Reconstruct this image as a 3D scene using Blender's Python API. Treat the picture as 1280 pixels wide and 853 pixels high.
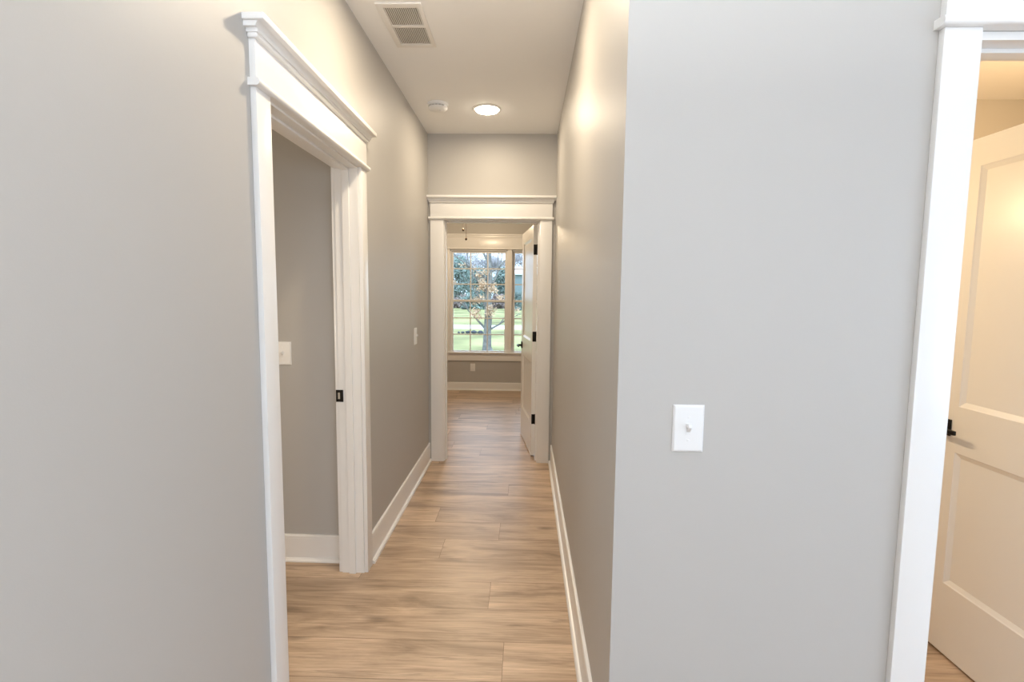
import bpy, bmesh, math, random
from mathutils import Vector, Matrix

for _o in list(bpy.data.objects):
    bpy.data.objects.remove(_o)
SC = bpy.context.scene
COL = SC.collection
R = random.Random(7)

# ------------------------------------------------------------------ camera
CAM_POS = Vector((0.0, 0.0, 1.4626))
F_PX, PITCH, YAW, ROLL = 645.96, 0.0933, 0.0254, 0.0100
cd = bpy.data.cameras.new('camera')
cd.sensor_fit = 'HORIZONTAL'
cd.sensor_width = 36.0
cd.lens = F_PX / 1280.0 * 36.0
cd.clip_start = 0.02
cd.clip_end = 400
cam = bpy.data.objects.new('camera', cd)
COL.objects.link(cam)
fw = Vector((-math.sin(YAW) * math.cos(PITCH), math.cos(YAW) * math.cos(PITCH), -math.sin(PITCH)))
rt = Vector((math.cos(YAW), math.sin(YAW), 0))
up = rt.cross(fw)
r2 = rt * math.cos(ROLL) + up * math.sin(ROLL)
u2 = -rt * math.sin(ROLL) + up * math.cos(ROLL)
cam.matrix_world = Matrix(((r2.x, u2.x, -fw.x, CAM_POS.x), (r2.y, u2.y, -fw.y, CAM_POS.y),
                           (r2.z, u2.z, -fw.z, CAM_POS.z), (0, 0, 0, 1)))
SC.camera = cam

# ------------------------------------------------------------------ exposure, sky
SC.view_settings.view_transform = 'Standard'
SC.view_settings.look = 'None'
SC.view_settings.gamma = 1.0
SC.view_settings.exposure = 0.0
SC.view_settings.use_curve_mapping = False
SC.cycles.max_bounces = 12
SC.cycles.diffuse_bounces = 8
SC.cycles.transparent_max_bounces = 16
SC.cycles.sample_clamp_indirect = 4.0
SC.cycles.caustics_reflective = False
SC.cycles.caustics_refractive = False

W = bpy.data.worlds.new('overcast_sky')
SC.world = W
W.use_nodes = True
wn = W.node_tree
bg = wn.nodes['Background']
bg.inputs['Color'].default_value = (0.62, 0.79, 1.0, 1)
bg.inputs['Strength'].default_value = 4.5

# key lamp levels (watts)
HALL_CAN, HALL_CAN2, UP_W, BATH_W, BATH2_W, DAY_W, BED_LAMP, SIDE_W = 7.0, 14.5, 102.0, 48.0, 26.0, 4.0, 56.0, 18.0
LEFT_FILL_W = 23.0
WARM, NEUTRAL, BATHC, DAYC = (1, 0.815, 0.58), (0.925, 0.965, 1.0), (1, 0.73, 0.42), (0.74, 0.87, 1.0)

def area(name, loc, rot, size, watts, color, shape='DISK', size_y=None):
    l = bpy.data.lights.new(name, 'AREA')
    l.shape = shape
    l.size = size
    if size_y: l.size_y = size_y
    l.energy = watts
    l.color = color
    o = bpy.data.objects.new(name, l)
    o.location = loc
    o.rotation_euler = rot
    COL.objects.link(o)
    return o

# ------------------------------------------------------------------ measured plan
XL, XR, E, C, WY = -0.822, 0.2411, 4.3646, 2.756, 1.325
T = 0.114                       # wall thickness
BX0, BX1, BY1 = -2.7, 1.7, 7.64   # bedroom
LY = 2.665                      # far wall of the room off the left door
GX1, GY0 = 4.0, -4.0            # great room
PX1, PY1 = 3.9, 3.6             # room behind the right door

# ------------------------------------------------------------------ materials
def nt(name):
    m = bpy.data.materials.new(name)
    m.use_nodes = True
    t = m.node_tree
    return m, t.nodes, t.links, t.nodes['Principled BSDF']

def mat(name, col, rough=0.5, spec=0.5, metal=0.0, bump=0.0, bscale=200.0, var=0.0, vscale=5.0):
    m, n, l, b = nt(name)
    b.inputs['Base Color'].default_value = (*col, 1)
    b.inputs['Roughness'].default_value = rough
    b.inputs['Specular IOR Level'].default_value = spec
    b.inputs['Metallic'].default_value = metal
    tc = n.new('ShaderNodeTexCoord')
    if bump:
        z = n.new('ShaderNodeTexNoise')
        z.inputs['Scale'].default_value = bscale
        z.inputs['Detail'].default_value = 3
        l.new(tc.outputs['Object'], z.inputs['Vector'])
        bp = n.new('ShaderNodeBump')
        bp.inputs['Strength'].default_value = bump
        bp.inputs['Distance'].default_value = 0.002
        l.new(z.outputs['Fac'], bp.inputs['Height'])
        l.new(bp.outputs['Normal'], b.inputs['Normal'])
    if var:
        z = n.new('ShaderNodeTexNoise')
        z.inputs['Scale'].default_value = vscale
        z.inputs['Detail'].default_value = 4
        l.new(tc.outputs['Object'], z.inputs['Vector'])
        r = n.new('ShaderNodeValToRGB')
        r.color_ramp.elements[0].position = 0.3
        r.color_ramp.elements[1].position = 0.7
        r.color_ramp.elements[0].color = (*[c * (1 - var) for c in col], 1)
        r.color_ramp.elements[1].color = (*[min(1, c * (1 + var)) for c in col], 1)
        l.new(z.outputs['Fac'], r.inputs['Fac'])
        l.new(r.outputs['Color'], b.inputs['Base Color'])
    return m

def emit(name, col, s):
    m = bpy.data.materials.new(name)
    m.use_nodes = True
    n, l = m.node_tree.nodes, m.node_tree.links
    n.clear()
    o = n.new('ShaderNodeOutputMaterial')
    e = n.new('ShaderNodeEmission')
    e.inputs['Color'].default_value = (*col, 1)
    e.inputs['Strength'].default_value = s
    l.new(e.outputs[0], o.inputs[0])
    return m

M_WALL = mat('greige_wall_paint', (0.452, 0.438, 0.418), 0.48, 0.32, bump=0.06, bscale=260)
M_TRIM = mat('white_semigloss_trim', (0.80, 0.795, 0.785), 0.28, 0.5, bump=0.02, bscale=60)
M_CEIL = mat('flat_white_ceiling', (0.875, 0.875, 0.87), 0.9, 0.2, bump=0.08, bscale=180)
M_DOOR = mat('white_painted_door', (0.86, 0.85, 0.83), 0.26, 0.5, bump=0.03, bscale=90)
M_PLATE = mat('white_plastic', (0.79, 0.79, 0.79), 0.3, 0.5, bump=0.01)
M_SHADE = mat('slot_shade_grey', (0.45, 0.44, 0.43), 0.5)
M_BLACK = mat('matte_black_metal', (0.012, 0.011, 0.010), 0.4, 0.5, 0.6, bump=0.03, bscale=300)
M_STEEL = mat('brushed_steel', (0.62, 0.61, 0.58), 0.3, 0.5, 1.0, bump=0.02)
M_VENT = mat('white_enamel_grille', (0.78, 0.76, 0.73), 0.4, bump=0.01)
M_DUCT = mat('duct_shade', (0.30, 0.27, 0.24), 0.8, bump=0.02)
M_VINYL = mat('white_vinyl_sash', (0.80, 0.80, 0.80), 0.35, bump=0.01)
M_BRONZE = mat('dark_bronze', (0.06, 0.04, 0.025), 0.4, 0.5, 0.7, bump=0.02)
M_BLADE = mat('walnut_blade', (0.16, 0.09, 0.05), 0.45, var=0.2, vscale=12)
M_SUB = mat('plank_joint', (0.13, 0.085, 0.055), 0.8, bump=0.05)
M_LAWN = mat('lawn_grass', (0.29, 0.28, 0.13), 0.95, 0.1, bump=0.5, bscale=30, var=0.45, vscale=0.35)
M_ROAD = mat('pale_concrete_road', (0.60, 0.59, 0.57), 0.9, 0.1, bump=0.2, bscale=8, var=0.06)
M_BARK = mat('grey_bark', (0.19, 0.18, 0.17), 0.9, 0.1, bump=0.8, bscale=14, var=0.35, vscale=9)
M_TANLEAF = mat('tan_autumn_leaf', (0.56, 0.39, 0.26), 0.7, 0.2, var=0.35, vscale=3)
M_EVER = mat('hazed_blue_green_foliage', (0.24, 0.30, 0.27), 0.9, 0.1, var=0.35, vscale=0.8)  # haze of distance mixed into the leaf colour
M_GREY = mat('bare_twig_grey', (0.40, 0.38, 0.40), 0.9, 0.1, var=0.25, vscale=1)  # paled to put haze on the far bare trees
M_STONE = mat('dark_slate_stone', (0.07, 0.075, 0.09), 0.8, 0.2, bump=0.6, bscale=6, var=0.3, vscale=4)
M_SIDING = mat('grey_green_siding', (0.25, 0.31, 0.32), 0.8, 0.2, bump=0.2, bscale=4)
M_ROOF = mat('white_metal_roof', (0.85, 0.86, 0.88), 0.5, 0.3, bump=0.1, bscale=4)
M_MULCH = mat('brown_hedge_leaf', (0.27, 0.21, 0.19), 0.9, 0.1, var=0.3, vscale=1.5)
M_LED = emit('led_lens_lit', (1.0, 0.86, 0.67), 60.0)
M_LED2 = emit('cool_led_lens_lit', (1.0, 0.95, 0.88), 9.0)
M_BULB = emit('warm_bulb_lit', (1.0, 0.75, 0.45), 8.0)

def glass_mat():
    m = bpy.data.materials.new('window_glass')
    m.use_nodes = True
    n, l = m.node_tree.nodes, m.node_tree.links
    n.clear()
    o = n.new('ShaderNodeOutputMaterial')
    mx = n.new('ShaderNodeMixShader')
    fr = n.new('ShaderNodeFresnel')
    fr.inputs['IOR'].default_value = 1.3
    tr = n.new('ShaderNodeBsdfTransparent')
    tr.inputs['Color'].default_value = (0.95, 0.97, 0.97, 1)
    gl = n.new('ShaderNodeBsdfGlossy')
    gl.inputs['Roughness'].default_value = 0.02
    l.new(fr.outputs[0], mx.inputs[0])
    l.new(tr.outputs[0], mx.inputs[1])
    l.new(gl.outputs[0], mx.inputs[2])
    l.new(mx.outputs[0], o.inputs[0])
    return m
M_GLASS = glass_mat()

def wood_mat():
    m, n, l, b = nt('oak_plank_floor')
    tc = n.new('ShaderNodeTexCoord')
    at = n.new('ShaderNodeAttribute')
    at.attribute_name = 'plank'
    sp = n.new('ShaderNodeVectorMath'); sp.operation = 'MULTIPLY'
    sp.inputs[1].default_value = (37.0, 23.0, 11.0)
    l.new(at.outputs['Vector'], sp.inputs[0])
    ad = n.new('ShaderNodeVectorMath'); ad.operation = 'ADD'
    l.new(tc.outputs['Object'], ad.inputs[0]); l.new(sp.outputs[0], ad.inputs[1])
    def noise(scale, detail, rough, dist, lac=2.0):
        mp = n.new('ShaderNodeMapping')
        mp.inputs['Scale'].default_value = scale
        l.new(ad.outputs[0], mp.inputs['Vector'])
        z = n.new('ShaderNodeTexNoise')
        z.inputs['Scale'].default_value = 1.0
        z.inputs['Detail'].default_value = detail
        z.inputs['Roughness'].default_value = rough
        z.inputs['Distortion'].default_value = dist
        l.new(mp.outputs[0], z.inputs['Vector'])
        return z.outputs['Fac']
    def ramp(src, stops):
        r = n.new('ShaderNodeValToRGB')
        e = r.color_ramp.elements
        while len(e) < len(stops): e.new(0.5)
        for k, (p, c) in enumerate(stops):
            e[k].position = p
            e[k].color = (*c, 1) if len(c) == 3 else c
        l.new(src, r.inputs['Fac'])
        return r.outputs['Color']
    def mix(fac, a, bb, mode='MIX'):
        x = n.new('ShaderNodeMix'); x.data_type = 'RGBA'; x.blend_type = mode
        if isinstance(fac, float): x.inputs[0].default_value = fac
        else: l.new(fac, x.inputs[0])
        l.new(a, x.inputs[6])
        if isinstance(bb, tuple): x.inputs[7].default_value = (*bb, 1)
        else: l.new(bb, x.inputs[7])
        return x.outputs[2]
    broad = noise((1.5, 8.5, 1), 5, 0.6, 0.9)
    base = ramp(broad, [(0.30, (0.28, 0.197, 0.132)), (0.44, (0.46, 0.332, 0.226)),
                        (0.55, (0.56, 0.41, 0.285)), (0.68, (0.66, 0.50, 0.36))])
    fine = noise((5, 120, 1), 5, 0.6, 0.2)
    g = ramp(fine, [(0.36, (0.70, 0.67, 0.64)), (0.58, (1.06, 1.06, 1.06))])
    c = mix(0.7, base, g, 'MULTIPLY')
    streak = noise((2.2, 30, 1), 4, 0.6, 1.2)
    s = ramp(streak, [(0.585, (0, 0, 0)), (0.72, (1, 1, 1))])
    sm = n.new('ShaderNodeMath'); sm.operation = 'MULTIPLY'; sm.inputs[1].default_value = 0.55
    l.new(s, sm.inputs[0])
    c = mix(sm.outputs[0], c, (0.17, 0.115, 0.075))
    mp = n.new('ShaderNodeMapping'); mp.inputs['Scale'].default_value = (1.6, 4.2, 1)
    l.new(ad.outputs[0], mp.inputs['Vector'])
    v = n.new('ShaderNodeTexVoronoi'); v.inputs['Scale'].default_value = 1.0
    dn = n.new('ShaderNodeTexNoise'); dn.inputs['Scale'].default_value = 7; dn.inputs['Detail'].default_value = 3
    l.new(ad.outputs[0], dn.inputs['Vector'])
    da = n.new('ShaderNodeVectorMath'); da.operation = 'MULTIPLY_ADD'
    da.inputs[1].default_value = (0.16, 0.16, 0)
    l.new(dn.outputs['Color'], da.inputs[0]); l.new(mp.outputs[0], da.inputs[2])
    l.new(da.outputs[0], v.inputs['Vector'])
    k = ramp(v.outputs['Distance'], [(0.03, (1, 1, 1)), (0.13, (0, 0, 0))])
    km = n.new('ShaderNodeMath'); km.operation = 'MULTIPLY'; km.inputs[1].default_value = 0.65
    l.new(k, km.inputs[0])
    c = mix(km.outputs[0], c, (0.13, 0.085, 0.055))
    tone = ramp(at.outputs['Fac'], [(0.0, (0.80, 0.79, 0.78)), (1.0, (1.16, 1.16, 1.16))])
    c = mix(1.0, c, tone, 'MULTIPLY')
    l.new(c, b.inputs['Base Color'])
    rr = n.new('ShaderNodeMapRange')
    rr.inputs[1].default_value = 0.2; rr.inputs[2].default_value = 0.8
    rr.inputs[3].default_value = 0.30; rr.inputs[4].default_value = 0.44
    l.new(fine, rr.inputs[0]); l.new(rr.outputs[0], b.inputs['Roughness'])
    b.inputs['Specular IOR Level'].default_value = 0.5
    bp = n.new('ShaderNodeBump'); bp.inputs['Strength'].default_value = 0.10; bp.inputs['Distance'].default_value = 0.002
    l.new(fine, bp.inputs['Height']); l.new(bp.outputs['Normal'], b.inputs['Normal'])
    return m
M_WOOD = wood_mat()

# ------------------------------------------------------------------ mesh helpers
class MB:
    """collects shapes, then links them as ONE mesh object"""
    def __init__(s, f=None):
        s.bm = bmesh.new()
        s.f = f                       # optional map local -> world

    def _v(s, p):
        p = Vector(p)
        return s.bm.verts.new(s.f(p) if s.f else p)

    def box(s, a, b, bev=0.0, seg=2):
        x0, y0, z0 = (min(a[i], b[i]) for i in range(3))
        x1, y1, z1 = (max(a[i], b[i]) for i in range(3))
        v = [s._v(p) for p in ((x0, y0, z0), (x1, y0, z0), (x1, y1, z0), (x0, y1, z0),
                               (x0, y0, z1), (x1, y0, z1), (x1, y1, z1), (x0, y1, z1))]
        fs = [s.bm.faces.new([v[i] for i in q]) for q in
              ((0, 3, 2, 1), (4, 5, 6, 7), (0, 1, 5, 4), (1, 2, 6, 5), (2, 3, 7, 6), (3, 0, 4, 7))]
        if bev:
            es = list({e for q in fs for e in q.edges})
            bmesh.ops.bevel(s.bm, geom=es, offset=bev, segments=seg, profile=0.6, affect='EDGES')
        return s

    def prism(s, prof, a, b, mapf):
        """profile (list of 2D points) swept from a to b; mapf(t, p, q) -> point"""
        va = [s._v(mapf(a, p, q)) for p, q in prof]
        vb = [s._v(mapf(b, p, q)) for p, q in prof]
        n = len(prof)
        for i in range(n):
            j = (i + 1) % n
            s.bm.faces.new((va[i], va[j], vb[j], vb[i]))
        s.bm.faces.new(va)
        s.bm.faces.new(vb[::-1])
        return s

    def tube(s, pts, radii, n=10, cap=True):
        rings = []
        pts = [Vector(p) for p in pts]
        if not hasattr(radii, '__len__'): radii = [radii] * len(pts)
        prev = None
        for i, p in enumerate(pts):
            d = (pts[min(i + 1, len(pts) - 1)] - pts[max(i - 1, 0)]).normalized()
            if prev is None:
                a = d.orthogonal().normalized()
            else:
                a = (prev - d * prev.dot(d))
                a = a.normalized() if a.length > 1e-6 else d.orthogonal().normalized()
            prev = a
            b = d.cross(a)
            rings.append([s._v(p + (a * math.cos(t) + b * math.sin(t)) * radii[i])
                          for t in (2 * math.pi * k / n for k in range(n))])
        for r0, r1 in zip(rings, rings[1:]):
            for k in range(n):
                s.bm.faces.new((r0[k], r0[(k + 1) % n], r1[(k + 1) % n], r1[k]))
        if cap:
            s.bm.faces.new(rings[0][::-1])
            s.bm.faces.new(rings[-1])
        return s

    def lathe(s, prof, c, axis='Z', n=40):
        """prof: (radius, height) pairs around axis through c"""
        c = Vector(c)
        rings = []
        for r, h in prof:
            ring = []
            for k in range(n):
                t = 2 * math.pi * k / n
                x, y = r * math.cos(t), r * math.sin(t)
                o = {'Z': (x, y, h), 'X': (h, x, y), 'Y': (y, h, x)}[axis]
                ring.append(s._v(c + Vector(o)))
            rings.append(ring)
        for r0, r1 in zip(rings, rings[1:]):
            for k in range(n):
                s.bm.faces.new((r0[k], r0[(k + 1) % n], r1[(k + 1) % n], r1[k]))
        s.bm.faces.new(rings[0][::-1])
        s.bm.faces.new(rings[-1])
        return s

    def build(s, name, material, parent=None, smooth=False, loc=None):
        bmesh.ops.recalc_face_normals(s.bm, faces=s.bm.faces[:])
        me = bpy.data.meshes.new(name)
        if parent is not None:
            off = wloc(parent)
            bmesh.ops.translate(s.bm, verts=s.bm.verts[:], vec=-off)
        elif loc is not None:
            bmesh.ops.translate(s.bm, verts=s.bm.verts[:], vec=-Vector(loc))
        s.bm.to_mesh(me)
        s.bm.free()
        me.materials.append(material)
        if smooth:
            for p in me.polygons: p.use_smooth = True
            try: me.set_sharp_from_angle(angle=math.radians(38))
            except Exception: pass
        o = bpy.data.objects.new(name, me)
        COL.objects.link(o)
        if parent is not None: o.parent = parent
        elif loc is not None: o.location = loc
        return o

def wloc(o):
    v = Vector(o.location)
    while o.parent:
        o = o.parent
        v += Vector(o.location)
    return v

def tag(o, label, cat, group=None, kind=None):
    o['label'] = label
    o['category'] = cat
    if group: o['group'] = group
    if kind: o['kind'] = kind
    return o

def empty(name, loc, label, cat, group=None, kind=None):
    o = bpy.data.objects.new(name, None)
    o.empty_display_size = 0.1
    o.location = loc
    COL.objects.link(o)
    return tag(o, label, cat, group, kind)

def dup(root, loc, label):
    r = root.copy(); COL.objects.link(r); r.location = loc; r['label'] = label
    for ch in list(root.children):
        c = ch.copy(); COL.objects.link(c); c.parent = r
        for g in ch.children:
            d = g.copy(); COL.objects.link(d); d.parent = c
    return r

# ================================================================== SETTING
# ---- floor: individual planks running across the hall, in one mesh
def make_floor():
    rp = 0.2245
    known = {-5: -0.073, -4: 0.36, -3: -0.157, -2: -0.835, -1: -0.46, 0: -0.142, 1: -0.56, 2: 0.42, 3: -0.11}
    L = 1.52
    me = bpy.data.meshes.new('floor')
    verts, faces, att = [], [], []
    rr = random.Random(5)
    k0, k1 = int((GY0 - 2.94) / rp) - 1, int((BY1 - 2.94) / rp) + 1
    for k in range(k0, k1):
        y0, y1 = 2.94 + rp * k, 2.94 + rp * (k + 1)
        j = known.get(k, rr.uniform(0, L))
        x = j - L * math.ceil((j + 3.2) / L)
        while x < 4.2:
            g = 0.0008
            a, b = max(x, -3.2) + g, min(x + L, 4.2) - g
            if b - a > 0.02:
                n = len(verts)
                verts += [(a, y0 + g, 0), (b, y0 + g, 0), (b, y1 - g, 0), (a, y1 - g, 0)]
                faces.append((n, n + 1, n + 2, n + 3))
                att.append((rr.random(), rr.random(), rr.random()))
            x += L
    n = len(verts)
    ya, yb = 2.94 + rp * k0, 2.94 + rp * k1
    verts += [(-3.2, ya, -0.0015), (4.2, ya, -0.0015), (4.2, yb, -0.0015), (-3.2, yb, -0.0015),
              (-3.2, ya, -0.12), (4.2, ya, -0.12), (4.2, yb, -0.12), (-3.2, yb, -0.12)]
    sub = [(0, 1, 2, 3), (7, 6, 5, 4), (0, 4, 5, 1), (1, 5, 6, 2), (2, 6, 7, 3), (3, 7, 4, 0)]
    for q in sub:
        faces.append(tuple(n + i for i in q)); att.append((0, 0, 0))
    me.from_pydata(verts, [], faces)
    me.materials.append(M_WOOD); me.materials.append(M_SUB)
    for p in me.polygons[-6:]: p.material_index = 1
    a = me.attributes.new('plank', 'FLOAT_VECTOR', 'FACE')
    for i, v in enumerate(att): a.data[i].vector = v
    o = bpy.data.objects.new('floor', me)
    COL.objects.link(o)
    tag(o, 'light brown wide oak plank floor running across the hall', 'floor', kind='structure')
make_floor()

def wall(name, label, boxes, m=M_WALL):
    b = MB()
    for a, c in boxes: b.box(a, c)
    return tag(b.build(name, m), label, 'wall', kind='structure')

b = MB(); b.box((-3.2, GY0 - 0.2, C), (GX1 + 0.2, BY1 + 0.2, C + 0.15))
tag(b.build('ceiling', M_CEIL), 'flat white ceiling over the hallway', 'ceiling', kind='structure')

# door openings (rough), shared numbers
HJ, SLAB = 2.055, 2.047         # head jamb underside, top of door
L_Y0, L_Y1 = 1.662, 2.547       # left door, inner jamb faces
E_X0, E_X1 = -0.684, 0.107      # end door
R_X0, R_X1 = 1.074, 1.772       # right door
JT = 0.019                      # jamb thickness
RHJ = 2.075                     # right door head

wall('wall_left', 'long greige wall along the left of the hallway', [
    ((XL - T, GY0, 0), (XL, L_Y0 - JT, C)), ((XL - T, L_Y1 + JT, 0), (XL, E, C)),
    ((XL - T, L_Y0 - JT, HJ + JT), (XL, L_Y1 + JT, C))])
wall('wall_right', 'greige hallway wall on the right ending at an outside corner', [
    ((XR, WY + T, 0), (XR + T, E, C))])
wall('wall_front', 'pale grey wall with the near light switch facing the viewer', [
    ((XR, WY, 0), (R_X0 - JT, WY + T, C)), ((R_X1 + JT, WY, 0), (GX1, WY + T, C)),
    ((R_X0 - JT, WY, RHJ + JT), (R_X1 + JT, WY + T, C))])
wall('wall_end', 'greige wall around the doorway at the end of the hall', [
    ((BX0, E, 0), (E_X0 - JT, E + T, C)), ((E_X1 + JT, E, 0), (BX1, E + T, C)),
    ((E_X0 - JT, E, HJ + JT), (E_X1 + JT, E + T, C))])
# window openings in the bedroom far wall
WX0, WX1, WZ0, WZ1 = -1.121, 0.648, 0.565, 2.085
wall('wall_far', 'bedroom wall holding the pair of windows', [
    ((BX0, BY1, 0), (WX0, BY1 + T + 0.04, C)), ((WX1, BY1, 0), (BX1, BY1 + T + 0.04, C)),
    ((WX0, BY1, 0), (WX1, BY1 + T + 0.04, WZ0)), ((WX0, BY1, WZ1), (WX1, BY1 + T + 0.04, C))])
wall('wall_bedroom_left', 'left side wall of the bedroom', [((BX0 - T, E, 0), (BX0, BY1 + T, C))])
wall('wall_bedroom_right', 'right side wall of the bedroom behind the open door', [((BX1, E, 0), (BX1 + T, BY1 + T, C))])
wall('wall_side_room', 'greige wall seen through the left doorway', [((-3.2, LY, 0), (XL - T, LY + T, C))])
wall('wall_side_room_left', 'left wall of the side room', [((-3.2, GY0, 0), (-3.1, LY, C))])
wall('wall_side_room_near', 'near wall of the side room', [((-3.1, 0.2, 0), (XL - T, 0.3, C))])
wall('wall_bath_far', 'tan wall above the open door on the right', [((XR + T, PY1, 0), (PX1, PY1 + T, C))])
wall('wall_bath_right', 'right wall of the room behind the right door', [((PX1, WY + T, 0), (PX1 + T, PY1 + T, C))])
GS = (-3.0, 0.3, 0.5, 2.2)  # unseen side opening, added to light the left wall
wall('wall_great_right', 'right wall of the open room with a wide opening added for light', [
    ((GX1, GY0, 0), (GX1 + T, GS[0], C)), ((GX1, GS[1], 0), (GX1 + T, WY + T, C)),
    ((GX1, GS[0], 0), (GX1 + T, GS[1], GS[2])), ((GX1, GS[0], GS[3]), (GX1 + T, GS[1], C))])
GW = (0.6, 3.2, 0.2, 2.0)
wall('wall_great_back', 'back wall of the open room with a wide window opening', [
    ((XL - T, GY0 - T, 0), (GW[0], GY0, C)), ((GW[1], GY0 - T, 0), (GX1 + T, GY0, C)),
    ((GW[0], GY0 - T, 0), (GW[1], GY0, GW[2])), ((GW[0], GY0 - T, GW[3]), (GW[1], GY0, C))])

# ---- baseboards
def baseboard(name, label, P0, P1, N, h=0.158, shoe=True):
    """board against a wall from P0 to P1, N = unit direction away from the wall"""
    P0, P1, N = Vector(P0), Vector(P1), Vector(N)
    d = (P1 - P0)
    def mp(t, n, z): return P0 + d * t + N * n + Vector((0, 0, z))
    b = MB()
    b.prism([(0, 0), (0.0135, 0), (0.0135, h - 0.022), (0.012, h - 0.012), (0.0135, h - 0.008), (0.011, h - 0.001), (0.008, h), (0, h)], 0, 1, mp)
    root = tag(b.build(name, M_TRIM, loc=tuple(P0)), label, 'baseboard', kind='structure')
    if shoe:
        prof = [(0.0135, 0.0), (0.029, 0.0), (0.029, 0.008), (0.026, 0.014), (0.021, 0.018), (0.0135, 0.020)]
        MB().prism(prof, 0, 1, mp).build('shoe_moulding', M_TRIM, root)
    return root
baseboard('baseboard_left', 'white baseboard on the left hallway wall past the doorway', (XL, 2.64, 0), (XL, E - 0.0, 0), (1, 0, 0))
baseboard('baseboard_right', 'white baseboard along the right hallway wall', (XR, WY + 0.0, 0), (XR, E, 0), (-1, 0, 0))
baseboard('baseboard_near_left', 'white baseboard on the left wall before the doorway', (XL, GY0, 0), (XL, 1.569, 0), (1, 0, 0))
baseboard('baseboard_front', 'white baseboard under the near light switch', (XR - 0.0, WY, 0), (0.979, WY, 0), (0, -1, 0))
baseboard('baseboard_side_room', 'white baseboard seen through the left doorway', (-3.1, LY, 0), (XL - T - 0.0, LY, 0), (0, -1, 0), h=0.147)
baseboard('baseboard_bedroom', 'white baseboard under the bedroom windows', (BX0, BY1, 0), (BX1, BY1, 0), (0, -1, 0), h=0.118)

# ---- craftsman door surround.  local u along the wall, n out of the wall, z up
def surround(name, label, f, u0, u1, hj, cw0, cw1, stop_at, strike=None, lift=0.007):
    """u0,u1 = jamb inner faces; f(u,n,z) -> world; wall face n=0, back face n=-T"""
    c0, c1 = u0 - 0.006, u1 + 0.006
    base = f(Vector(((u0 + u1) / 2, 0, 0)))
    root = empty(name, tuple(base), label, 'door frame', kind='structure')
    ct, bz = 0.019, hj + lift
    for u_in, w, s in ((c0, cw0, -1), (c1, cw1, 1)):
        MB(f).box((u_in, 0, 0), (u_in + s * w, ct, bz), 0.0025).build('side_casing', M_TRIM, root, True)
        MB(f).box((u_in, -T, 0), (u_in + s * 0.075, -T - ct, bz), 0.0025).build('side_casing', M_TRIM, root, True)
    o0, o1 = c0 - cw0, c1 + cw1
    # bead with rounded nose
    bead = MB(f)
    r = 0.011
    prof = [(0, 0), (0.026, 0)] + [(0.026 + r * math.sin(t) * 0.9, r - r * math.cos(t)) for t in [math.pi * k / 8 for k in range(1, 8)]] + [(0.026, 2 * r), (0, 2 * r)]
    bead.prism(prof, o0 - 0.013, o1 + 0.013, lambda t, p, q: (t, p, bz + q))
    bead.build('bead_moulding', M_TRIM, root, True)
    zf, zc = bz + 0.022, bz + 0.135
    MB(f).box((o0, 0, zf), (o1, 0.020, zc + 0.03), 0.0015).build('frieze_board', M_TRIM, root, True)
    # stepped crown with returns: three stacked courses
    cap = MB(f)
    cap.box((o0 - 0.010, 0, zc), (o1 + 0.010, 0.031, zc + 0.017), 0.006, 3)
    cap.box((o0 - 0.014, 0, zc + 0.013), (o1 + 0.014, 0.036, zc + 0.026), 0.003)
    # cove
    n = 5
    cov = [(0, zc + 0.024)] + [(0.036 + 0.018 * (1 - math.cos(k / n * math.pi / 2)), zc + 0.024 + 0.016 * math.sin(k / n * math.pi / 2)) for k in range(n + 1)] + [(0, zc + 0.040)]
    cap.prism(cov, o0 - 0.026, o1 + 0.026, lambda t, p, q: (t, p, q))
    cap.box((o0 - 0.036, 0, zc + 0.038), (o1 + 0.036, 0.064, zc + 0.057), 0.004, 2)
    cap.build('cap_moulding', M_TRIM, root, True)
    # back head trim
    MB(f).box((c0 - 0.075, -T, bz), (c1 + 0.075, -T - ct, bz + 0.12), 0.002).build('frieze_board', M_TRIM, root, True)
    # jambs
    MB(f).box((u0 - JT, 0.0, 0), (u0, -T, hj), 0.001).build('side_jamb', M_TRIM, root)
    MB(f).box((u1, 0.0, 0), (u1 + JT, -T, hj), 0.001).build('side_jamb', M_TRIM, root)
    MB(f).box((u0 - JT, 0.0, hj), (u1 + JT, -T, hj + JT), 0.001).build('head_jamb', M_TRIM, root)
    a, bq = stop_at
    st = 0.011
    MB(f).box((u0, a, 0), (u0 + st, bq, hj), 0.002).build('door_stop', M_TRIM, root)
    MB(f).box((u1 - st, a, 0), (u1, bq, hj), 0.002).build('door_stop', M_TRIM, root)
    MB(f).box((u0 + st, a, hj - st), (u1 - st, bq, hj), 0.002).build('door_stop', M_TRIM, root)
    if strike:
        us, n0, n1, z0, z1 = strike
        sp = MB(f)
        sp.box((us, n0, z0), (us - 0.0025, n1, z0 + 0.014), 0.0008)
        sp.box((us, n0, z1 - 0.014), (us - 0.0025, n1, z1), 0.0008)
        sp.box((us, n0, z0), (us - 0.0025, n0 + 0.009, z1), 0.0008)
        sp.box((us, n1 - 0.016, z0), (us - 0.004, n1, z1), 0.0008)
        p = sp.build('strike_plate', M_BLACK, root)
        p['label'] = 'black strike plate'
        MB(f).box((us, n0 + 0.009, z0 + 0.014), (us - 0.0008, n1 - 0.016, z1 - 0.014)).build('latch_hole', M_STEEL, p)
    return root

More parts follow.
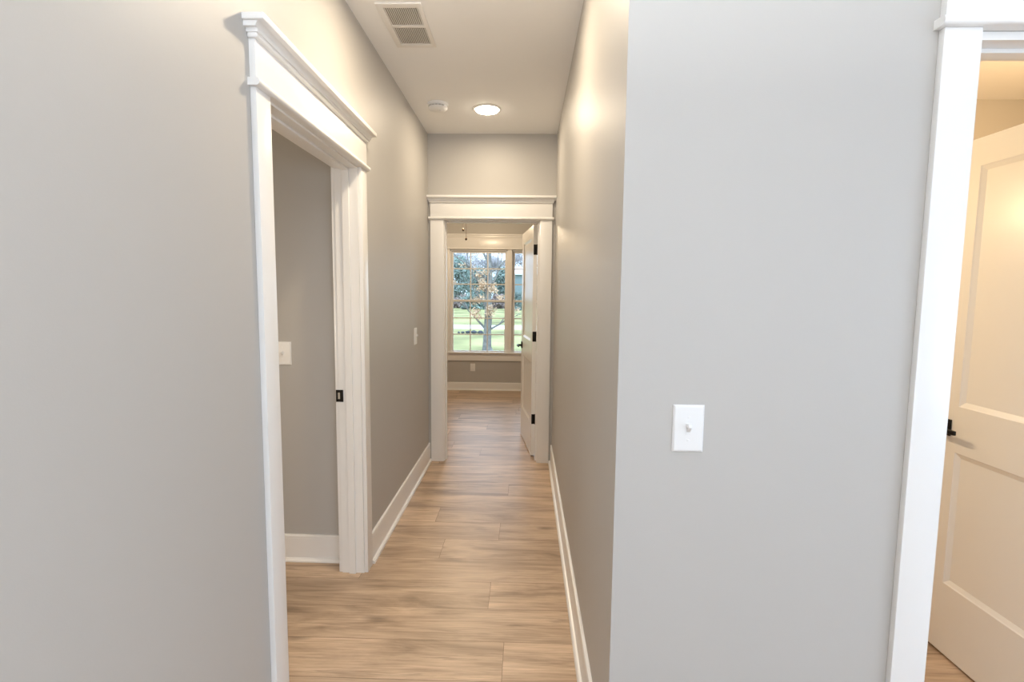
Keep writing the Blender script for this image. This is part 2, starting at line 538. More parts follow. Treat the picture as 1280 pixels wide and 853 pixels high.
fL = lambda p: Vector((XL + p[1], p[0], p[2]))
fE = lambda p: Vector((p[0], E - p[1], p[2]))
fR = lambda p: Vector((p[0], WY - p[1], p[2]))
surround('trim_1', 'white door surround with layered crown on the left hallway wall', fL, L_Y0, L_Y1, HJ, 0.087, 0.082, (-0.042, -0.076),
         strike=(L_Y1, -0.128, -0.091, 0.905, 0.966))
surround('trim_2', 'white door surround at the far end of the hallway', fE, E_X0, E_X1, HJ, 0.110, 0.100, (-0.042, -0.076))
surround('trim_3', 'white door surround cut off at the right edge of the view', fR, R_X0, R_X1, RHJ, 0.089, 0.089, (-0.042, -0.076), lift=0.021)

# ---- two panel doors.  local s from hinge along the leaf, t thickness, z up
def door_leaf(root, f, Wd, H, z0, th=0.035, stile=0.108):
    b = MB(f)
    bm = b.bm
    xs = [0, stile, Wd - stile, Wd]
    zs = [z0, 0.300, 0.845, 1.030, H - 0.105, H]
    for side, t in ((0, 0.0), (1, th)):
        dep = 0.010 if side == 0 else -0.010
        for i in range(3):
            for j in range(5):
                x0, x1, a, c = xs[i], xs[i + 1], zs[j], zs[j + 1]
                if i == 1 and j in (1, 3):
                    w1, w2 = 0.004, 0.020
                    loops = []
                    for ins, d in ((0, 0), (w1, dep * 0.3), (w2, dep), (w2 + 0.002, dep)):
                        loops.append([b._v((px, t + d, pz)) for px, pz in
                                      ((x0 + ins, a + ins), (x1 - ins, a + ins), (x1 - ins, c - ins), (x0 + ins, c - ins))])
                    for l0, l1 in zip(loops, loops[1:]):
                        for q in range(4):
                            bm.faces.new((l0[q], l0[(q + 1) % 4], l1[(q + 1) % 4], l1[q]))
                    bm.faces.new(loops[-1])
                else:
                    bm.faces.new([b._v(p) for p in ((x0, t, a), (x1, t, a), (x1, t, c), (x0, t, c))])
    for q in (((0, 0, z0), (0, th, z0), (0, th, H), (0, 0, H)), ((Wd, 0, z0), (Wd, th, z0), (Wd, th, H), (Wd, 0, H)),
              ((0, 0, z0), (Wd, 0, z0), (Wd, th, z0), (0, th, z0)), ((0, 0, H), (Wd, 0, H), (Wd, th, H), (0, th, H))):
        bm.faces.new([b._v(p) for p in q])
    bmesh.ops.remove_doubles(bm, verts=bm.verts[:], dist=1e-5)
    return b.build('door_leaf', M_DOOR, root)

def lever(root, f, s, z, t, out):
    """rosette + neck + lever pointing at the hinge; out = +1/-1 side"""
    b = MB(f)
    a, c = sorted((t, t + out * 0.008))
    b.box((s - 0.033, a, z - 0.033), (s + 0.033, c, z + 0.033), 0.0015)
    n = 20
    def ring(r, d): return [b._v((s + r * math.cos(2 * math.pi * k / n), t + out * d, z - 0.004 + r * math.sin(2 * math.pi * k / n))) for k in range(n)]
    rs = [ring(0.0135, 0.007), ring(0.0115, 0.012), ring(0.0110, 0.046)]
    for r0, r1 in zip(rs, rs[1:]):
        for k in range(n): b.bm.faces.new((r0[k], r0[(k + 1) % n], r1[(k + 1) % n], r1[k]))
    b.bm.faces.new(rs[0]); b.bm.faces.new(rs[-1])
    a, c = sorted((t + out * 0.041, t + out * 0.053))
    b.box((s - 0.108, a, z - 0.013), (s + 0.013, c, z + 0.005), 0.004, 3)
    h = b.build('lever_handle', M_BLACK, root, True)
    h['label'] = 'black lever handle'
    return h

def door(name, label, hinge, ang, Wd, H, out_sides, hinges):
    root = empty(name, hinge, label, 'door', kind='structure')
    ca, sa = math.cos(ang), math.sin(ang)
    hv = Vector(hinge)
    # leaf direction d, thickness direction q (to the right of d)
    def f(p): return hv + Vector((ca * p[0] + sa * p[1], sa * p[0] - ca * p[1], p[2]))
    door_leaf(root, f, Wd, H, 0.012)
    lever(root, f, Wd - 0.050, 0.938, 0.0, -1)
    lever(root, f, Wd - 0.050, 0.938, 0.035, 1)
    lp = MB(f); lp.box((Wd, 0.006, 0.905), (Wd + 0.0015, 0.029, 0.968), 0.0004)
    lp.build('latch_plate', M_BLACK, root)
    for zc in hinges:
        b = MB(f)
        b.box((-0.0018, 0.002, zc - 0.044), (0.0, 0.033, zc + 0.044), 0.0004)
        b.tube([f_(p) for f_, p in ((lambda q: Vector(q), (-0.006, 0.037, zc - 0.046)), (lambda q: Vector(q), (-0.006, 0.037, zc + 0.046)))], 0.006, 12)
        hg = b.build('hinge', M_BLACK, root, True)
        hg['label'] = 'black door hinge'
    return root

DE = math.atan2(0.991, -0.131)
door('door_1', 'open white two-panel bedroom door with black hinges at the end of the hall', (0.062, 4.520, 0), DE, 0.757, SLAB, None, (0.343, 1.080, 1.835))
door('door_2', 'white two-panel door open in the warm room at the right edge', (1.720, WY + T + 0.012, 0), math.pi / 2, 0.716, 2.066, None, (0.343, 1.080, 1.835))

# ---- pair of double hung windows in the bedroom
def sash_window(name, label, x0, x1):
    root = empty(name, ((x0 + x1) / 2, BY1, WZ0), label, 'window', kind='structure')
    yf = BY1 + 0.03
    fr = MB()
    for a, c in (((x0, yf, WZ0), (x0 + 0.018, yf + 0.10, WZ1)), ((x1 - 0.018, yf, WZ0), (x1, yf + 0.10, WZ1)),
                 ((x0, yf, WZ1 - 0.018), (x1, yf + 0.10, WZ1)), ((x0, yf, WZ0), (x1, yf + 0.10, WZ0 + 0.014))):
        fr.box(a, c, 0.002)
    fr.build('window_frame', M_VINYL, root)
    zm = 1.335
    for nm, za, zb, y in (('upper_sash', zm - 0.018, WZ1 - 0.014, yf + 0.055), ('lower_sash', WZ0 + 0.010, zm + 0.018, yf + 0.018)):
        xa, xb = x0 + 0.014, x1 - 0.014
        st = 0.031
        rb = 0.030
        sb = MB()
        sb.box((xa, y, za), (xa + st, y + 0.034, zb), 0.003)
        sb.box((xb - st, y, za), (xb, y + 0.034, zb), 0.003)
        sb.box((xa + st, y, za), (xb - st, y + 0.034, za + (0.016 if nm == 'lower_sash' else 0.036)), 0.003)
        sb.box((xa + st, y, zb - rb), (xb - st, y + 0.034, zb), 0.003)
        s_ = sb.build(nm, M_VINYL, root)
        ga, gb = za + (0.016 if nm == 'lower_sash' else 0.036), zb - rb
        mu = MB()
        for k in (1, 2):
            xx = xa + st + (xb - xa - 2 * st) * k / 3
            mu.box((xx - 0.008, y + 0.010, ga), (xx + 0.008, y + 0.024, gb))
            zz = ga + (gb - ga) * k / 3
            mu.box((xa + st, y + 0.011, zz - 0.008), (xb - st, y + 0.023, zz + 0.008))
        mu.build('muntin_grid', M_VINYL, s_)
        gl = MB(); gl.box((xa + st - 0.004, y + 0.015, ga - 0.004), (xb - st + 0.004, y + 0.019, gb + 0.004))
        gl.build('glass_pane', M_GLASS, s_)
    lk = MB()
    lk.box(((x0 + x1) / 2 - 0.03, yf + 0.008, zm + 0.018), ((x0 + x1) / 2 + 0.03, yf + 0.045, zm + 0.026), 0.002)
    lk.tube([((x0 + x1) / 2 - 0.012, yf + 0.03, zm + 0.03), ((x0 + x1) / 2 + 0.022, yf + 0.02, zm + 0.033)], 0.005, 8)
    lk.build('sash_lock', M_VINYL, root)
    return root
sash_window('window_1', 'white double-hung grid window fully seen through the far doorway', WX0, -0.266)
sash_window('window_2', 'white double-hung grid window partly hidden by the bedroom door', -0.207, WX1)

def window_trim():
    root = empty('trim_4', ((WX0 + WX1) / 2, BY1, WZ0), 'white casing, tall head board and sill around the bedroom windows', 'window trim', kind='structure')
    f = lambda p: Vector((p[0], BY1 - p[1], p[2]))
    for a, c in (((WX0 - 0.090, 0), (WX0 + 0.003, 0.019)), ((WX1 - 0.003, 0), (WX1 + 0.090, 0.019)), ):
        MB(f).box((a[0], a[1], WZ0), (c[0], c[1], WZ1 + 0.002), 0.002).build('side_casing', M_TRIM, root, True)
    MB(f).box((-0.269, -0.13, WZ0), (-0.204, 0.012, WZ1), 0.002).build('mullion', M_TRIM, root)
    # jamb liners
    lin = MB(f)
    lin.box((WX0 - 0.004, 0, WZ0), (WX0 + 0.003, -0.03, WZ1)); lin.box((WX1 - 0.003, 0, WZ0), (WX1 + 0.004, -0.03, WZ1))
    lin.box((WX0, 0, WZ1 - 0.003), (WX1, -0.03, WZ1 + 0.004))
    lin.build('jamb_liner', M_TRIM, root)
    MB(f).box((WX0 - 0.105, 0, WZ1 + 0.002), (WX1 + 0.105, 0.034, WZ1 + 0.024), 0.008, 3).build('bead_moulding', M_TRIM, root, True)
    MB(f).box((WX0 - 0.090, 0, WZ1 + 0.022), (WX1 + 0.090, 0.020, WZ1 + 0.19), 0.002).build('frieze_board', M_TRIM, root, True)
    cp = MB(f)
    cp.box((WX0 - 0.104, 0, WZ1 + 0.175), (WX1 + 0.104, 0.036, WZ1 + 0.205), 0.004)
    cp.box((WX0 - 0.125, 0, WZ1 + 0.203), (WX1 + 0.125, 0.060, WZ1 + 0.222), 0.004)
    cp.build('cap_moulding', M_TRIM, root, True)
    MB(f).box((WX0 - 0.115, -0.035, WZ0 - 0.008), (WX1 + 0.115, 0.050, WZ0 + 0.014), 0.006, 3).build('window_stool', M_TRIM, root, True)
    MB(f).box((WX0 - 0.090, 0, WZ0 - 0.118), (WX1 + 0.090, 0.018, WZ0 - 0.008), 0.003).build('apron', M_TRIM, root, True)
window_trim()

# ================================================================== THINGS
# ---- light switches.  local u across the plate, n out of the wall
def switch(name, label, f, group=None, w=0.080, h=0.124):
    root = empty(name, tuple(f(Vector((0, 0, 0)))), label, 'light switch', group)
    pl = MB(f)
    prof = []
    loops = []
    for ins, d in ((0, 0), (0.0, 0.0025), (0.0035, 0.0058), (0.006, 0.0065)):
        loops.append([pl._v((x, d, z)) for x, z in ((-w / 2 + ins, -h / 2 + ins), (w / 2 - ins, -h / 2 + ins), (w / 2 - ins, h / 2 - ins), (-w / 2 + ins, h / 2 - ins))])
    for l0, l1 in zip(loops, loops[1:]):
        for q in range(4): pl.bm.faces.new((l0[q], l0[(q + 1) % 4], l1[(q + 1) % 4], l1[q]))
    pl.bm.faces.new(loops[-1]); pl.bm.faces.new(loops[0][::-1])
    pl.build('wall_plate', M_PLATE, root)
    sl = MB(f); sl.box((-0.0072, 0.0060, -0.0150), (0.0072, 0.0072, 0.0150), 0.0006)
    sl.build('toggle_collar', M_PLATE, root)
    tg = MB(f)
    v = [tg._v(q) for q in ((-0.0052, 0.0068, -0.009), (0.0052, 0.0068, -0.009), (0.0052, 0.0068, 0.009), (-0.0052, 0.0068, 0.009),
                            (-0.0043, 0.0215, 0.0060), (0.0043, 0.0215, 0.0060), (0.0043, 0.0190, 0.0150), (-0.0043, 0.0190, 0.0150))]
    for q in ((0, 3, 2, 1), (4, 5, 6, 7), (0, 1, 5, 4), (1, 2, 6, 5), (2, 3, 7, 6), (3, 0, 4, 7)): tg.bm.faces.new([v[i] for i in q])
    bmesh.ops.bevel(tg.bm, geom=tg.bm.edges[:], offset=0.0008, segments=2, affect='EDGES')
    tg.build('toggle', M_PLATE, root, True)
    for s in (-1, 1):
        sc = MB(f)
        n = 16
        r0 = [sc._v((0.0032 * math.cos(2 * math.pi * k / n), 0.0063, s * 0.0302 + 0.0032 * math.sin(2 * math.pi * k / n))) for k in range(n)]
        r1 = [sc._v((0.0026 * math.cos(2 * math.pi * k / n), 0.0074, s * 0.0302 + 0.0026 * math.sin(2 * math.pi * k / n))) for k in range(n)]
        for k in range(n): sc.bm.faces.new((r0[k], r0[(k + 1) % n], r1[(k + 1) % n], r1[k]))
        sc.bm.faces.new(r1); sc.bm.faces.new(r0[::-1])
        sc.build('plate_screw', M_PLATE, root)
    return root
switch('light_switch', 'large white toggle switch on the pale wall facing the viewer', lambda p: Vector((0.4245 + p[0], WY - p[1], 1.117 + p[2])))
switch('light_switch', 'white toggle switch seen edge-on near the end of the left hallway wall', lambda p: Vector((XL + p[1], 3.832 - p[0], 1.131 + p[2])))
switch('light_switch', 'white toggle switch on the side room wall seen through the left doorway', lambda p: Vector((-1.272 + p[0], LY - p[1], 1.133 + p[2])), w=0.092, h=0.122)

# ---- wall outlet under the bedroom window
def outlet():
    f = lambda p: Vector((-0.777 + p[0], BY1 - p[1], 0.345 + p[2]))
    root = empty('wall_outlet', tuple(f(Vector((0, 0, 0)))), 'white duplex outlet on the wall under the bedroom window', 'outlet')
    MB(f).box((-0.036, 0, -0.058), (0.036, 0.006, 0.058), 0.003).build('wall_plate', M_PLATE, root, True)
    for s in (-1, 1):
        r = MB(f).box((-0.016, 0.005, s * 0.0195 - 0.0135), (0.016, 0.0085, s * 0.0195 + 0.0135), 0.003).build('receptacle', M_PLATE, root, True)
        sl = MB(f)
        sl.box((-0.008, 0.008, s * 0.0195 - 0.002), (-0.006, 0.0088, s * 0.0195 + 0.007))
        sl.box((0.006, 0.008, s * 0.0195 - 0.002), (0.008, 0.0088, s * 0.0195 + 0.007))
        sl.box((-0.002, 0.008, s * 0.0195 - 0.010), (0.002, 0.0088, s * 0.0195 - 0.006))
        sl.build('slot', M_SHADE, r)
outlet()

# ---- ceiling vent
def vent():
    x0, x1, y0, y1 = -0.696, -0.487, 2.436, 2.853
    f = lambda p: Vector((p[0], p[1], C - p[2]))
    root = empty('ceiling_vent', ((x0 + x1) / 2, (y0 + y1) / 2, C), 'white rectangular ceiling vent with two banks of fins', 'vent')
    ix0, ix1, iy0, iy1, ym = x0 + 0.030, x1 - 0.022, y0 + 0.036, y1 - 0.036, 2.640
    fr = MB(f)
    th = 0.007
    fr.box((x0, y0, 0), (ix0, y1, th), 0.003); fr.box((ix1, y0, 0), (x1, y1, th), 0.003)
    fr.box((ix0 - 0.003, y0, 0), (ix1 + 0.003, iy0, th), 0.003); fr.box((ix0 - 0.003, iy1, 0), (ix1 + 0.003, y1, th), 0.003)
    fr.box((ix0 - 0.003, ym - 0.011, 0), (ix1 + 0.003, ym + 0.011, th - 0.001), 0.002)
    fr.build('vent_frame', M_VENT, root, True)
    MB(f).box((ix0, iy0, 0.0), (ix1, iy1, 0.0008)).build('duct_backing', M_DUCT, root)  # flat sheet; the duct's inner shade is put into its colour
    n = 17
    for (a, c) in ((iy0, ym - 0.011), (ym + 0.011, iy1)):
        for k in range(n):
            xc = ix0 + (ix1 - ix0) * (k + 0.5) / n
            b = MB(f)
            pr = [(-0.0042, 0.0012), (-0.0030, 0.0008), (0.0036, 0.0060), (0.0026, 0.0068)]
            b.prism(pr, a, c, lambda t, p, q, xc=xc: (xc + p, t, q))
            b.build('vent_fin', M_VENT, root)
vent()

# ---- recessed lights
def can(name, label, x, y, lens):
    root = empty(name, (x, y, C), label, 'ceiling light')
    MB().lathe([(0.080, 0.0), (0.100, 0.0), (0.100, -0.004), (0.094, -0.007), (0.082, -0.006), (0.080, -0.004)], (x, y, C), 'Z', 48).build('trim_ring', M_VENT, root, True)
    MB().lathe([(0.081, -0.0005), (0.081, -0.008), (0.076, -0.014), (0.05, -0.019), (0.02, -0.020)], (x, y, C), 'Z', 48).build('lens', lens, root, True)
    return root
lc = can('recessed_light', 'lit round recessed light in the hallway ceiling', -0.289, 3.79, M_LED)
area('hall_downlight', (-0.289, 3.79, C - 0.024), (0, 0, 0), 0.12, HALL_CAN, WARM)

dup(lc, (-0.289, 2.2, C), 'lit recessed light in the hallway ceiling nearest the viewer, above the left doorway')
area('hall_downlight', (-0.289, 2.2, C - 0.024), (0, 0, 0), 0.12, HALL_CAN2, WARM)

# ---- smoke detector
def smoke():
    c = (-0.622, 3.69, C)
    root = empty('smoke_detector', c, 'white round smoke detector on the hallway ceiling', 'smoke detector')
    MB().lathe([(0.072, 0), (0.072, -0.010), (0.069, -0.013)], c, 'Z', 48).build('base_plate', M_PLATE, root, True)
    MB().lathe([(0.064, -0.013), (0.066, -0.018), (0.066, -0.030), (0.058, -0.040), (0.040, -0.045), (0.01, -0.046)], c, 'Z', 48).build('cover', M_PLATE, root, True)
    v = MB()
    for k in range(5):
        t = -math.pi / 2 + (k - 2) * 0.34
        a = Vector((c[0] + 0.0665 * math.cos(t), c[1] + 0.0665 * math.sin(t), C - 0.024))
        d = Vector((-math.sin(t), math.cos(t), 0)) * 0.009
        v.tube([a - d, a + d], 0.0035, 8)
    s = v.build('sensor_slots', M_SHADE, root)
    s['label'] = 'sensor slots, their shade painted grey'
    b = MB(); b.lathe([(0.010, -0.044), (0.010, -0.048), (0.008, -0.0495)], (c[0] + 0.02, c[1] - 0.01, C), 'Z', 20)
    b.build('test_button', M_PLATE, root, True)
smoke()

# ---- bedroom ceiling fan (its pull chains hang into view)
def fan():
    c = Vector((-0.70, 6.05, C))
    root = empty('ceiling_fan', tuple(c), 'bedroom ceiling fan with two pull chains hanging into the doorway', 'ceiling fan')
    MB().lathe([(0.03, 0), (0.07, 0), (0.07, -0.02), (0.045, -0.05), (0.02, -0.06)], c, 'Z', 32).build('canopy', M_BRONZE, root, True)
    MB().tube([c + Vector((0, 0, -0.05)), c + Vector((0, 0, -0.20))], 0.012, 14).build('downrod', M_BRONZE, root, True)
    MB().lathe([(0.03, -0.19), (0.10, -0.20), (0.115, -0.23), (0.115, -0.28), (0.09, -0.305), (0.05, -0.31), (0.05, -0.345), (0.03, -0.36)], c, 'Z', 40).build('motor_housing', M_BRONZE, root, True)
    for k in range(5):
        t = 0.5 + 2 * math.pi * k / 5
        d, e = Vector((math.cos(t), math.sin(t), 0)), Vector((-math.sin(t), math.cos(t), 0))
        b = MB()
        prof = [(0.10, 0.018), (0.17, 0.018), (0.20, 0.055), (0.52, 0.065), (0.61, 0.062), (0.63, 0.045)]
        up_, lo_ = [], []
        for r_, w_ in prof:
            up_.append((r_, w_)); lo_.append((r_, -w_))
        ring = up_ + lo_[::-1]
        def P(r_, w_, z_): return c + d * r_ + e * w_ + Vector((0, 0, -0.262 + z_ + w_ * 0.2))
        va = [b._v(P(r_, w_, 0)) for r_, w_ in ring]; vb = [b._v(P(r_, w_, 0.008)) for r_, w_ in ring]
        m_ = len(ring)
        for q in range(m_): b.bm.faces.new((va[q], va[(q + 1) % m_], vb[(q + 1) % m_], vb[q]))
        b.bm.faces.new(va[::-1]); b.bm.faces.new(vb)
        b.build('fan_blade', M_BLADE, root)
    MB().lathe([(0.05, -0.355), (0.055, -0.362), (0.02, -0.368)], c, 'Z', 32).build('lamp_socket', M_BRONZE, root, True)
    for x, z in ((-0.731, 2.180), (-0.697, 2.076)):
        pc = MB(); pc.tube([(x, 6.05, z + 0.018), (x, 6.05, C - 0.335)], 0.0022, 6)
        ch = pc.build('pull_chain', M_BRONZE, root)
        MB().lathe([(0.002, 0.022), (0.009, 0.012), (0.0125, 0.0), (0.011, -0.010), (0.004, -0.016)], (x, 6.05, z), 'Z', 16).build('chain_fob', M_BRONZE, ch, True)
fan()

# ---- vanity light in the warm room behind the right door
def vanity():
    root = empty('vanity_light', (XR + T, 2.85, 2.0), 'three bulb warm vanity light in the right-hand room', 'wall light')
    MB().box((XR + T, 2.55, 1.95), (XR + T + 0.025, 3.15, 2.05), 0.004).build('back_plate', M_STEEL, root)
    for y in (2.65, 2.85, 3.05):
        MB().tube([(XR + T + 0.02, y, 2.0), (XR + T + 0.09, y, 2.0), (XR + T + 0.10, y, 1.985)], 0.012, 12).build('arm', M_STEEL, root, True)
        MB().lathe([(0.01, 0.05), (0.03, 0.035), (0.04, 0.0), (0.03, -0.035), (0.01, -0.045)], (XR + T + 0.10, y, 1.95), 'Z', 24).build('bulb', M_BULB, root, True)
vanity()
for y in (2.65, 2.85, 3.05):
    l = bpy.data.lights.new('vanity_bulb_light', 'POINT'); l.energy = BATH_W / 3; l.color = BATHC; l.shadow_soft_size = 0.045
    o = bpy.data.objects.new('vanity_bulb_light', l); o.location = (XR + T + 0.16, y, 1.95); COL.objects.link(o)
area('bath_wall_fill', (2.7, 2.2, 2.35), (math.radians(68), 0, 0), 0.3, BATH2_W, (1, 0.66, 0.34))  # added unseen lamp, brightens the far wall of this room

# ---- real and added lights out of view
# bounced fill: added unseen lamp aimed up to brighten ceiling and upper walls
area('ceiling_bounce_fill', (-0.05, -0.55, 1.95), (math.pi, 0, 0), 0.6, UP_W, NEUTRAL)
# daylight entering by the wide window behind
area('daylight_window', ((GW[0] + GW[1]) / 2, GY0 - 0.06, (GW[2] + GW[3]) / 2), (-math.pi / 2, 0, math.pi), GW[1] - GW[0], DAY_W, DAYC, 'RECTANGLE', GW[3] - GW[2])

l = bpy.data.lights.new('bedroom_fan_light', 'POINT'); l.energy = BED_LAMP; l.color = (1, 0.78, 0.52); l.shadow_soft_size = 0.05
o = bpy.data.objects.new('bedroom_fan_light', l); o.location = (-0.70, 6.05, C - 0.43); COL.objects.link(o)
area('side_room_fill', (-2.2, 0.45, 1.25), (math.pi / 2, 0, 0), 0.8, SIDE_W, (1, 0.83, 0.62))  # added unseen fill, brightens the wall behind the left doorway

area('left_wall_fill', (GX1 + T + 0.02, (GS[0] + GS[1]) / 2, (GS[2] + GS[3]) / 2), (0, math.pi / 2, 0), GS[3] - GS[2], LEFT_FILL_W, (0.90, 0.95, 1.0), 'RECTANGLE', GS[1] - GS[0])  # added fill at the side opening, brightens the left wall

# ================================================================== OUTSIDE
GZ = -0.45
b = MB(); b.box((-70, BY1 + 0.3, GZ - 0.3), (60, 27.0, GZ)); b.box((-70, 30.2, GZ - 0.3), (60, 130, GZ))
tag(b.build('lawn', M_LAWN), 'green lawn outside the bedroom window', 'lawn', kind='structure')
b = MB(); b.box((-70, 27.0, GZ - 0.3), (60, 30.2, GZ + 0.005))
tag(b.build('road', M_ROAD), 'pale road crossing the lawn', 'road', kind='structure')

def limb(b, p, d, ln, r, depth, tips, rng, spread=0.7, droop=0.0):
    pts, rad = [p], [r]
    n = 4
    q = p.copy(); dd = d.copy()
    for k in range(n):
        dd = (dd + Vector((rng.uniform(-1, 1), rng.uniform(-1, 1), rng.uniform(-0.6, 0.8) - droop)) * 0.16).normalized()
        q = q + dd * ln / n
        pts.append(q.copy()); rad.append(r * (1 - 0.5 * (k + 1) / n))
    b.tube(pts, rad, 7 if depth > 1 else 5, cap=True)
    if depth == 0:
        tips.append(q.copy()); return
    for k in range(3):
        i = rng.choice((2, 3, 4)) if k else 4
        ax = Vector((rng.uniform(-1, 1), rng.uniform(-1, 1), rng.uniform(-0.3, 0.7)))
        nd = (dd + ax * spread).normalized()
        limb(b, pts[i], nd, ln * rng.uniform(0.55, 0.75), rad[i] * 0.75, depth - 1, tips, rng, spread, droop)

def leaves(name, m, centers, n, spread, size, root, rng, kind=None):
    b = MB()
    for _ in range(n):
        c = rng.choice(centers) + Vector((rng.gauss(0, spread), rng.gauss(0, spread), rng.gauss(0, spread * 0.7)))
        u = Vector((rng.uniform(-1, 1), rng.uniform(-1, 1), rng.uniform(-1, 1))).normalized()
        v = u.orthogonal().normalized()
        s = size * rng.uniform(0.6, 1.3)
        vs = [b._v(c + u * s), b._v(c + v * s * 0.45 + u * s * 0.2), b._v(c - u * s), b._v(c - v * s * 0.45 + u * s * 0.2)]
        b.bm.faces.new(vs)
    return b.build(name, m, root)

def yard_tree():
    rng = random.Random(11)
    base = Vector((-1.26, 17.0, GZ))
    root = empty('yard_tree', tuple(base), 'grey-barked tree with tan autumn leaves right outside the window', 'tree')
    t = MB()
    t.tube([base + Vector(q) for q in ((0.02, 0, -0.05), (0, 0, 0.12), (0.01, 0, 0.6), (0.04, 0, 1.1), (0.03, 0, 1.7), (0.07, 0, 2.4), (0.04, 0.02, 3.1), (0.10, 0, 4.2))],
           [0.20, 0.150, 0.130, 0.125, 0.105, 0.095, 0.085, 0.055], 14)
    t.build('trunk', M_BARK, root, True)
    lc_ = []
    for (z, dx, dz, ln, r) in ((0.62, -0.75, 0.80, 0.95, 0.045), (0.66, 0.85, 0.55, 0.8, 0.035), (1.30, -0.6, 0.85, 0.9, 0.04), (1.85, -0.7, 0.75, 1.2, 0.045), (1.9, 0.5, 0.9, 1.0, 0.045),
                               (2.3, -0.85, 0.8, 1.3, 0.045), (2.5, 0.8, 0.7, 1.1, 0.04), (2.9, -0.6, 0.9, 1.3, 0.045), (3.3, 0.5, 0.9, 1.2, 0.04)):
        b = MB(); tips = []
        limb(b, base + Vector((0.03, 0, z)), Vector((dx, rng.uniform(-0.3, 0.3), dz)).normalized(), ln, r, 2, tips, rng, 0.6)
        b.build('branch', M_BARK, root, True)
        lc_ += [q for q in tips if q.z < base.z + 2.95]
    spots = [base + Vector(q) for q in ((-0.42, -0.1, 1.22), (-0.28, -0.1, 1.12), (-0.34, 0, 1.30), (0.08, -0.18, 1.22), (0.17, -0.1, 1.32), (0.10, -0.18, 1.42),
                                        (-0.30, 0, 1.68), (-0.18, -0.1, 1.75), (-0.38, 0, 1.62), (-0.22, -0.1, 2.05), (-0.10, -0.15, 2.15), (-0.16, -0.1, 2.30),
                                        (-0.26, 0, 2.48), (-0.05, -0.1, 2.55), (0.12, -0.12, 2.02), (0.20, -0.1, 1.98), (0.16, -0.1, 2.12), (0.42, 0, 1.75))]
    f_ = leaves('foliage', M_TANLEAF, spots * 4 + lc_[::5], 1700, 0.075, 0.036, root, rng)
    f_['label'] = 'sparse tan autumn leaves'
    return root
yard_tree()

def crown_tree(name, label, x, y, h, w, m, rng, conic=False, bare=False, group='distant trees beyond the road'):
    base = Vector((x, y, GZ))
    root = empty(name, tuple(base), label, 'tree', group)
    t = MB(); t.tube([base + Vector((0, 0, -0.1)), base + Vector((0.1, 0, h * 0.35)), base + Vector((0, 0, h * 0.8))], [0.03 * h, 0.022 * h, 0.006 * h], 8)
    t.build('trunk', M_BARK, root, True)
    if bare:
        b = MB(); tips = []
        for k in range(9):
            z = h * (0.22 + 0.065 * k)
            a = rng.uniform(0, 6.28)
            limb(b, base + Vector((0, 0, z)), Vector((math.cos(a), math.sin(a), 0.9)).normalized(), w * (0.85 - 0.05 * k), 0.010 * h, 2, tips, rng, 0.7)
        b.build('bare_branches', M_GREY, root)
        leaves('twigs', m, tips, 9000, w * 0.16, 0.11, root, rng)
    else:
        cs = []
        for k in range(70):
            u = rng.random()
            z = h * (0.12 + 0.86 * u)
            rad = w * ((1 - u) if conic else math.sqrt(max(0.05, 1 - (2 * u - 0.9) ** 2)) * 0.75) * math.sqrt(rng.random())
            a = rng.uniform(0, 6.28)
            cs.append(base + Vector((rad * math.cos(a), rad * math.sin(a), z)))
        leaves('foliage', m, cs, 5200, w * 0.15, 0.20, root, rng)
    return root

rng = random.Random(3)
def shrub(label, x, y, h, w, m):
    base = Vector((x, y, GZ))
    root = empty('shrub', tuple(base), label, 'shrub', 'shrubs along the far edge of the lawn')
    cs = []
    for k in range(60):
        a, q = rng.uniform(0, 6.28), math.sqrt(rng.random())
        cs.append(base + Vector((w * q * math.cos(a), 0.7 * w * q * math.sin(a), h * rng.uniform(0.05, 0.95 - 0.35 * q))))
    leaves('foliage', m, cs, 1500, 0.16, 0.20, root, rng)
    b = MB()
    for k in range(5):
        a = k * 1.26
        b.tube([base + Vector((0.1 * math.cos(a), 0.1 * math.sin(a), -0.05)), base + Vector((0.4 * w * math.cos(a), 0.3 * w * math.sin(a), h * 0.7))], [0.04, 0.015], 6)
    b.build('stems', M_BARK, root)
for x, y, h, w, m, lab in (
        (-10.8, 58.0, 2.0, 1.9, M_EVER, 'dull green shrub leftmost along the far edge of the lawn'),
        (-8.1, 62.5, 1.8, 1.5, M_MULCH, 'brownish shrub at the left of the window view beyond the lawn'),
        (-5.6, 58.0, 2.1, 1.4, M_EVER, 'blue-green shrub left of the yard tree trunk beyond the lawn'),
        (-3.3, 62.5, 1.9, 1.4, M_MULCH, 'brownish shrub right behind the yard tree trunk beyond the lawn'),
        (-0.8, 58.0, 2.4, 1.3, M_EVER, 'dark shrub beyond the lawn beside the open door'),
        (1.9, 62.5, 2.0, 1.8, M_EVER, 'dull green shrub rightmost along the far edge of the lawn')):
    shrub(lab, x, y, h, w, m)
crown_tree('evergreen_tree', 'dull green bushy tree at the left side of the window view', -9.0, 69, 6.3, 2.8, M_EVER, rng)
crown_tree('evergreen_tree', 'low wide blue-green tree left of the yard tree trunk', -6.9, 76.5, 5.4, 2.6, M_EVER, rng)
crown_tree('evergreen_tree', 'dark green tree right of the yard tree in the window view', -3.0, 69, 5.0, 1.6, M_EVER, rng)
crown_tree('evergreen_tree', 'dense green tree farthest left beyond the road', -17.5, 69, 7.0, 3.4, M_EVER, rng)
crown_tree('evergreen_tree', 'dense green tree farthest right beyond the road', 4.6, 67.5, 6.0, 3.0, M_EVER, rng)
crown_tree('bare_tree', 'bare grey tree farthest left against the sky', -12.5, 86, 7.8, 3.6, M_GREY, rng, bare=True)
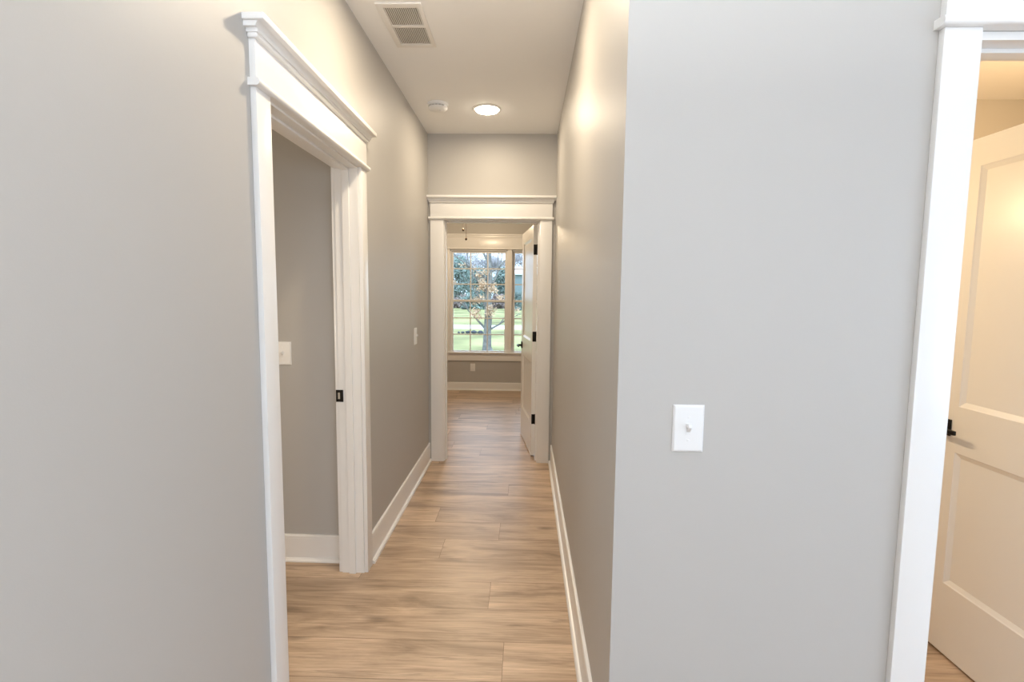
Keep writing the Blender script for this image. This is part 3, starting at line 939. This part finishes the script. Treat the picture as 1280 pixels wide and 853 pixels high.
crown_tree('bare_tree', 'bare grey tree left of the yard tree against the sky', -8.0, 96, 8.6, 3.8, M_GREY, rng, bare=True)
crown_tree('bare_tree', 'bare grey tree right of the yard tree against the sky', -5.2, 106, 8.8, 3.0, M_GREY, rng, bare=True)
crown_tree('bare_tree', 'tall bare grey tree in the glass strip beside the door', 0.3, 96, 9.6, 3.6, M_GREY, rng, bare=True)

def barn():
    c = Vector((3.2, 78.0, GZ))
    root = empty('outbuilding', tuple(c), 'distant outbuilding with a white metal roof beside the open door', 'building')
    MB().box((-2.05, 77, GZ - 0.2), (8, 83, 4.15)).build('walls', M_SIDING, root)
    r = MB()
    r.prism([(76.5, 4.1), (80.0, 5.0), (83.5, 4.1), (83.5, 4.3), (80.0, 5.25), (76.5, 4.3)], -2.35, 8.4, lambda t, p, q: (t, p, q))
    r.build('roof', M_ROOF, root)
    MB().box((2.0, 76.93, GZ), (4.4, 77.0, 2.2), 0.02).build('barn_door', M_GREY, root)
barn()

def stones():
    rng = random.Random(4)
    for k, (x, s) in enumerate(((-2.68, 0.095), (-2.385, 0.105), (-2.09, 0.095), (-1.85, 0.07), (-2.91, 0.065), (-3.10, 0.055))):
        b = MB()
        bmesh.ops.create_icosphere(b.bm, subdivisions=3, radius=1.0)
        for v in b.bm.verts:
            nz = 1 + 0.22 * math.sin(3.1 * v.co.x + k) * math.cos(2.7 * v.co.y + 2 * k) + 0.12 * math.sin(5 * v.co.z + k * 1.7) + rng.uniform(-0.03, 0.03)
            v.co = Vector((v.co.x * nz * s * 1.25 + x, v.co.y * nz * s + 24.0, v.co.z * nz * s * 0.8 + GZ + s * 0.6))
        o = b.build('landscape_stone', M_STONE, None, False, loc=(x, 24.0, GZ))
        tag(o, ['dark stone at the left middle of the low row on the lawn', 'largest dark stone of the low row on the lawn', 'dark stone just right of the largest one on the lawn',
                'dark stone at the right end of the low row on the lawn', 'small dark stone left of the low row on the lawn', 'smallest dark stone at the far left of the lawn row'][k],
            'stone', 'dark stones on the lawn')
stones()
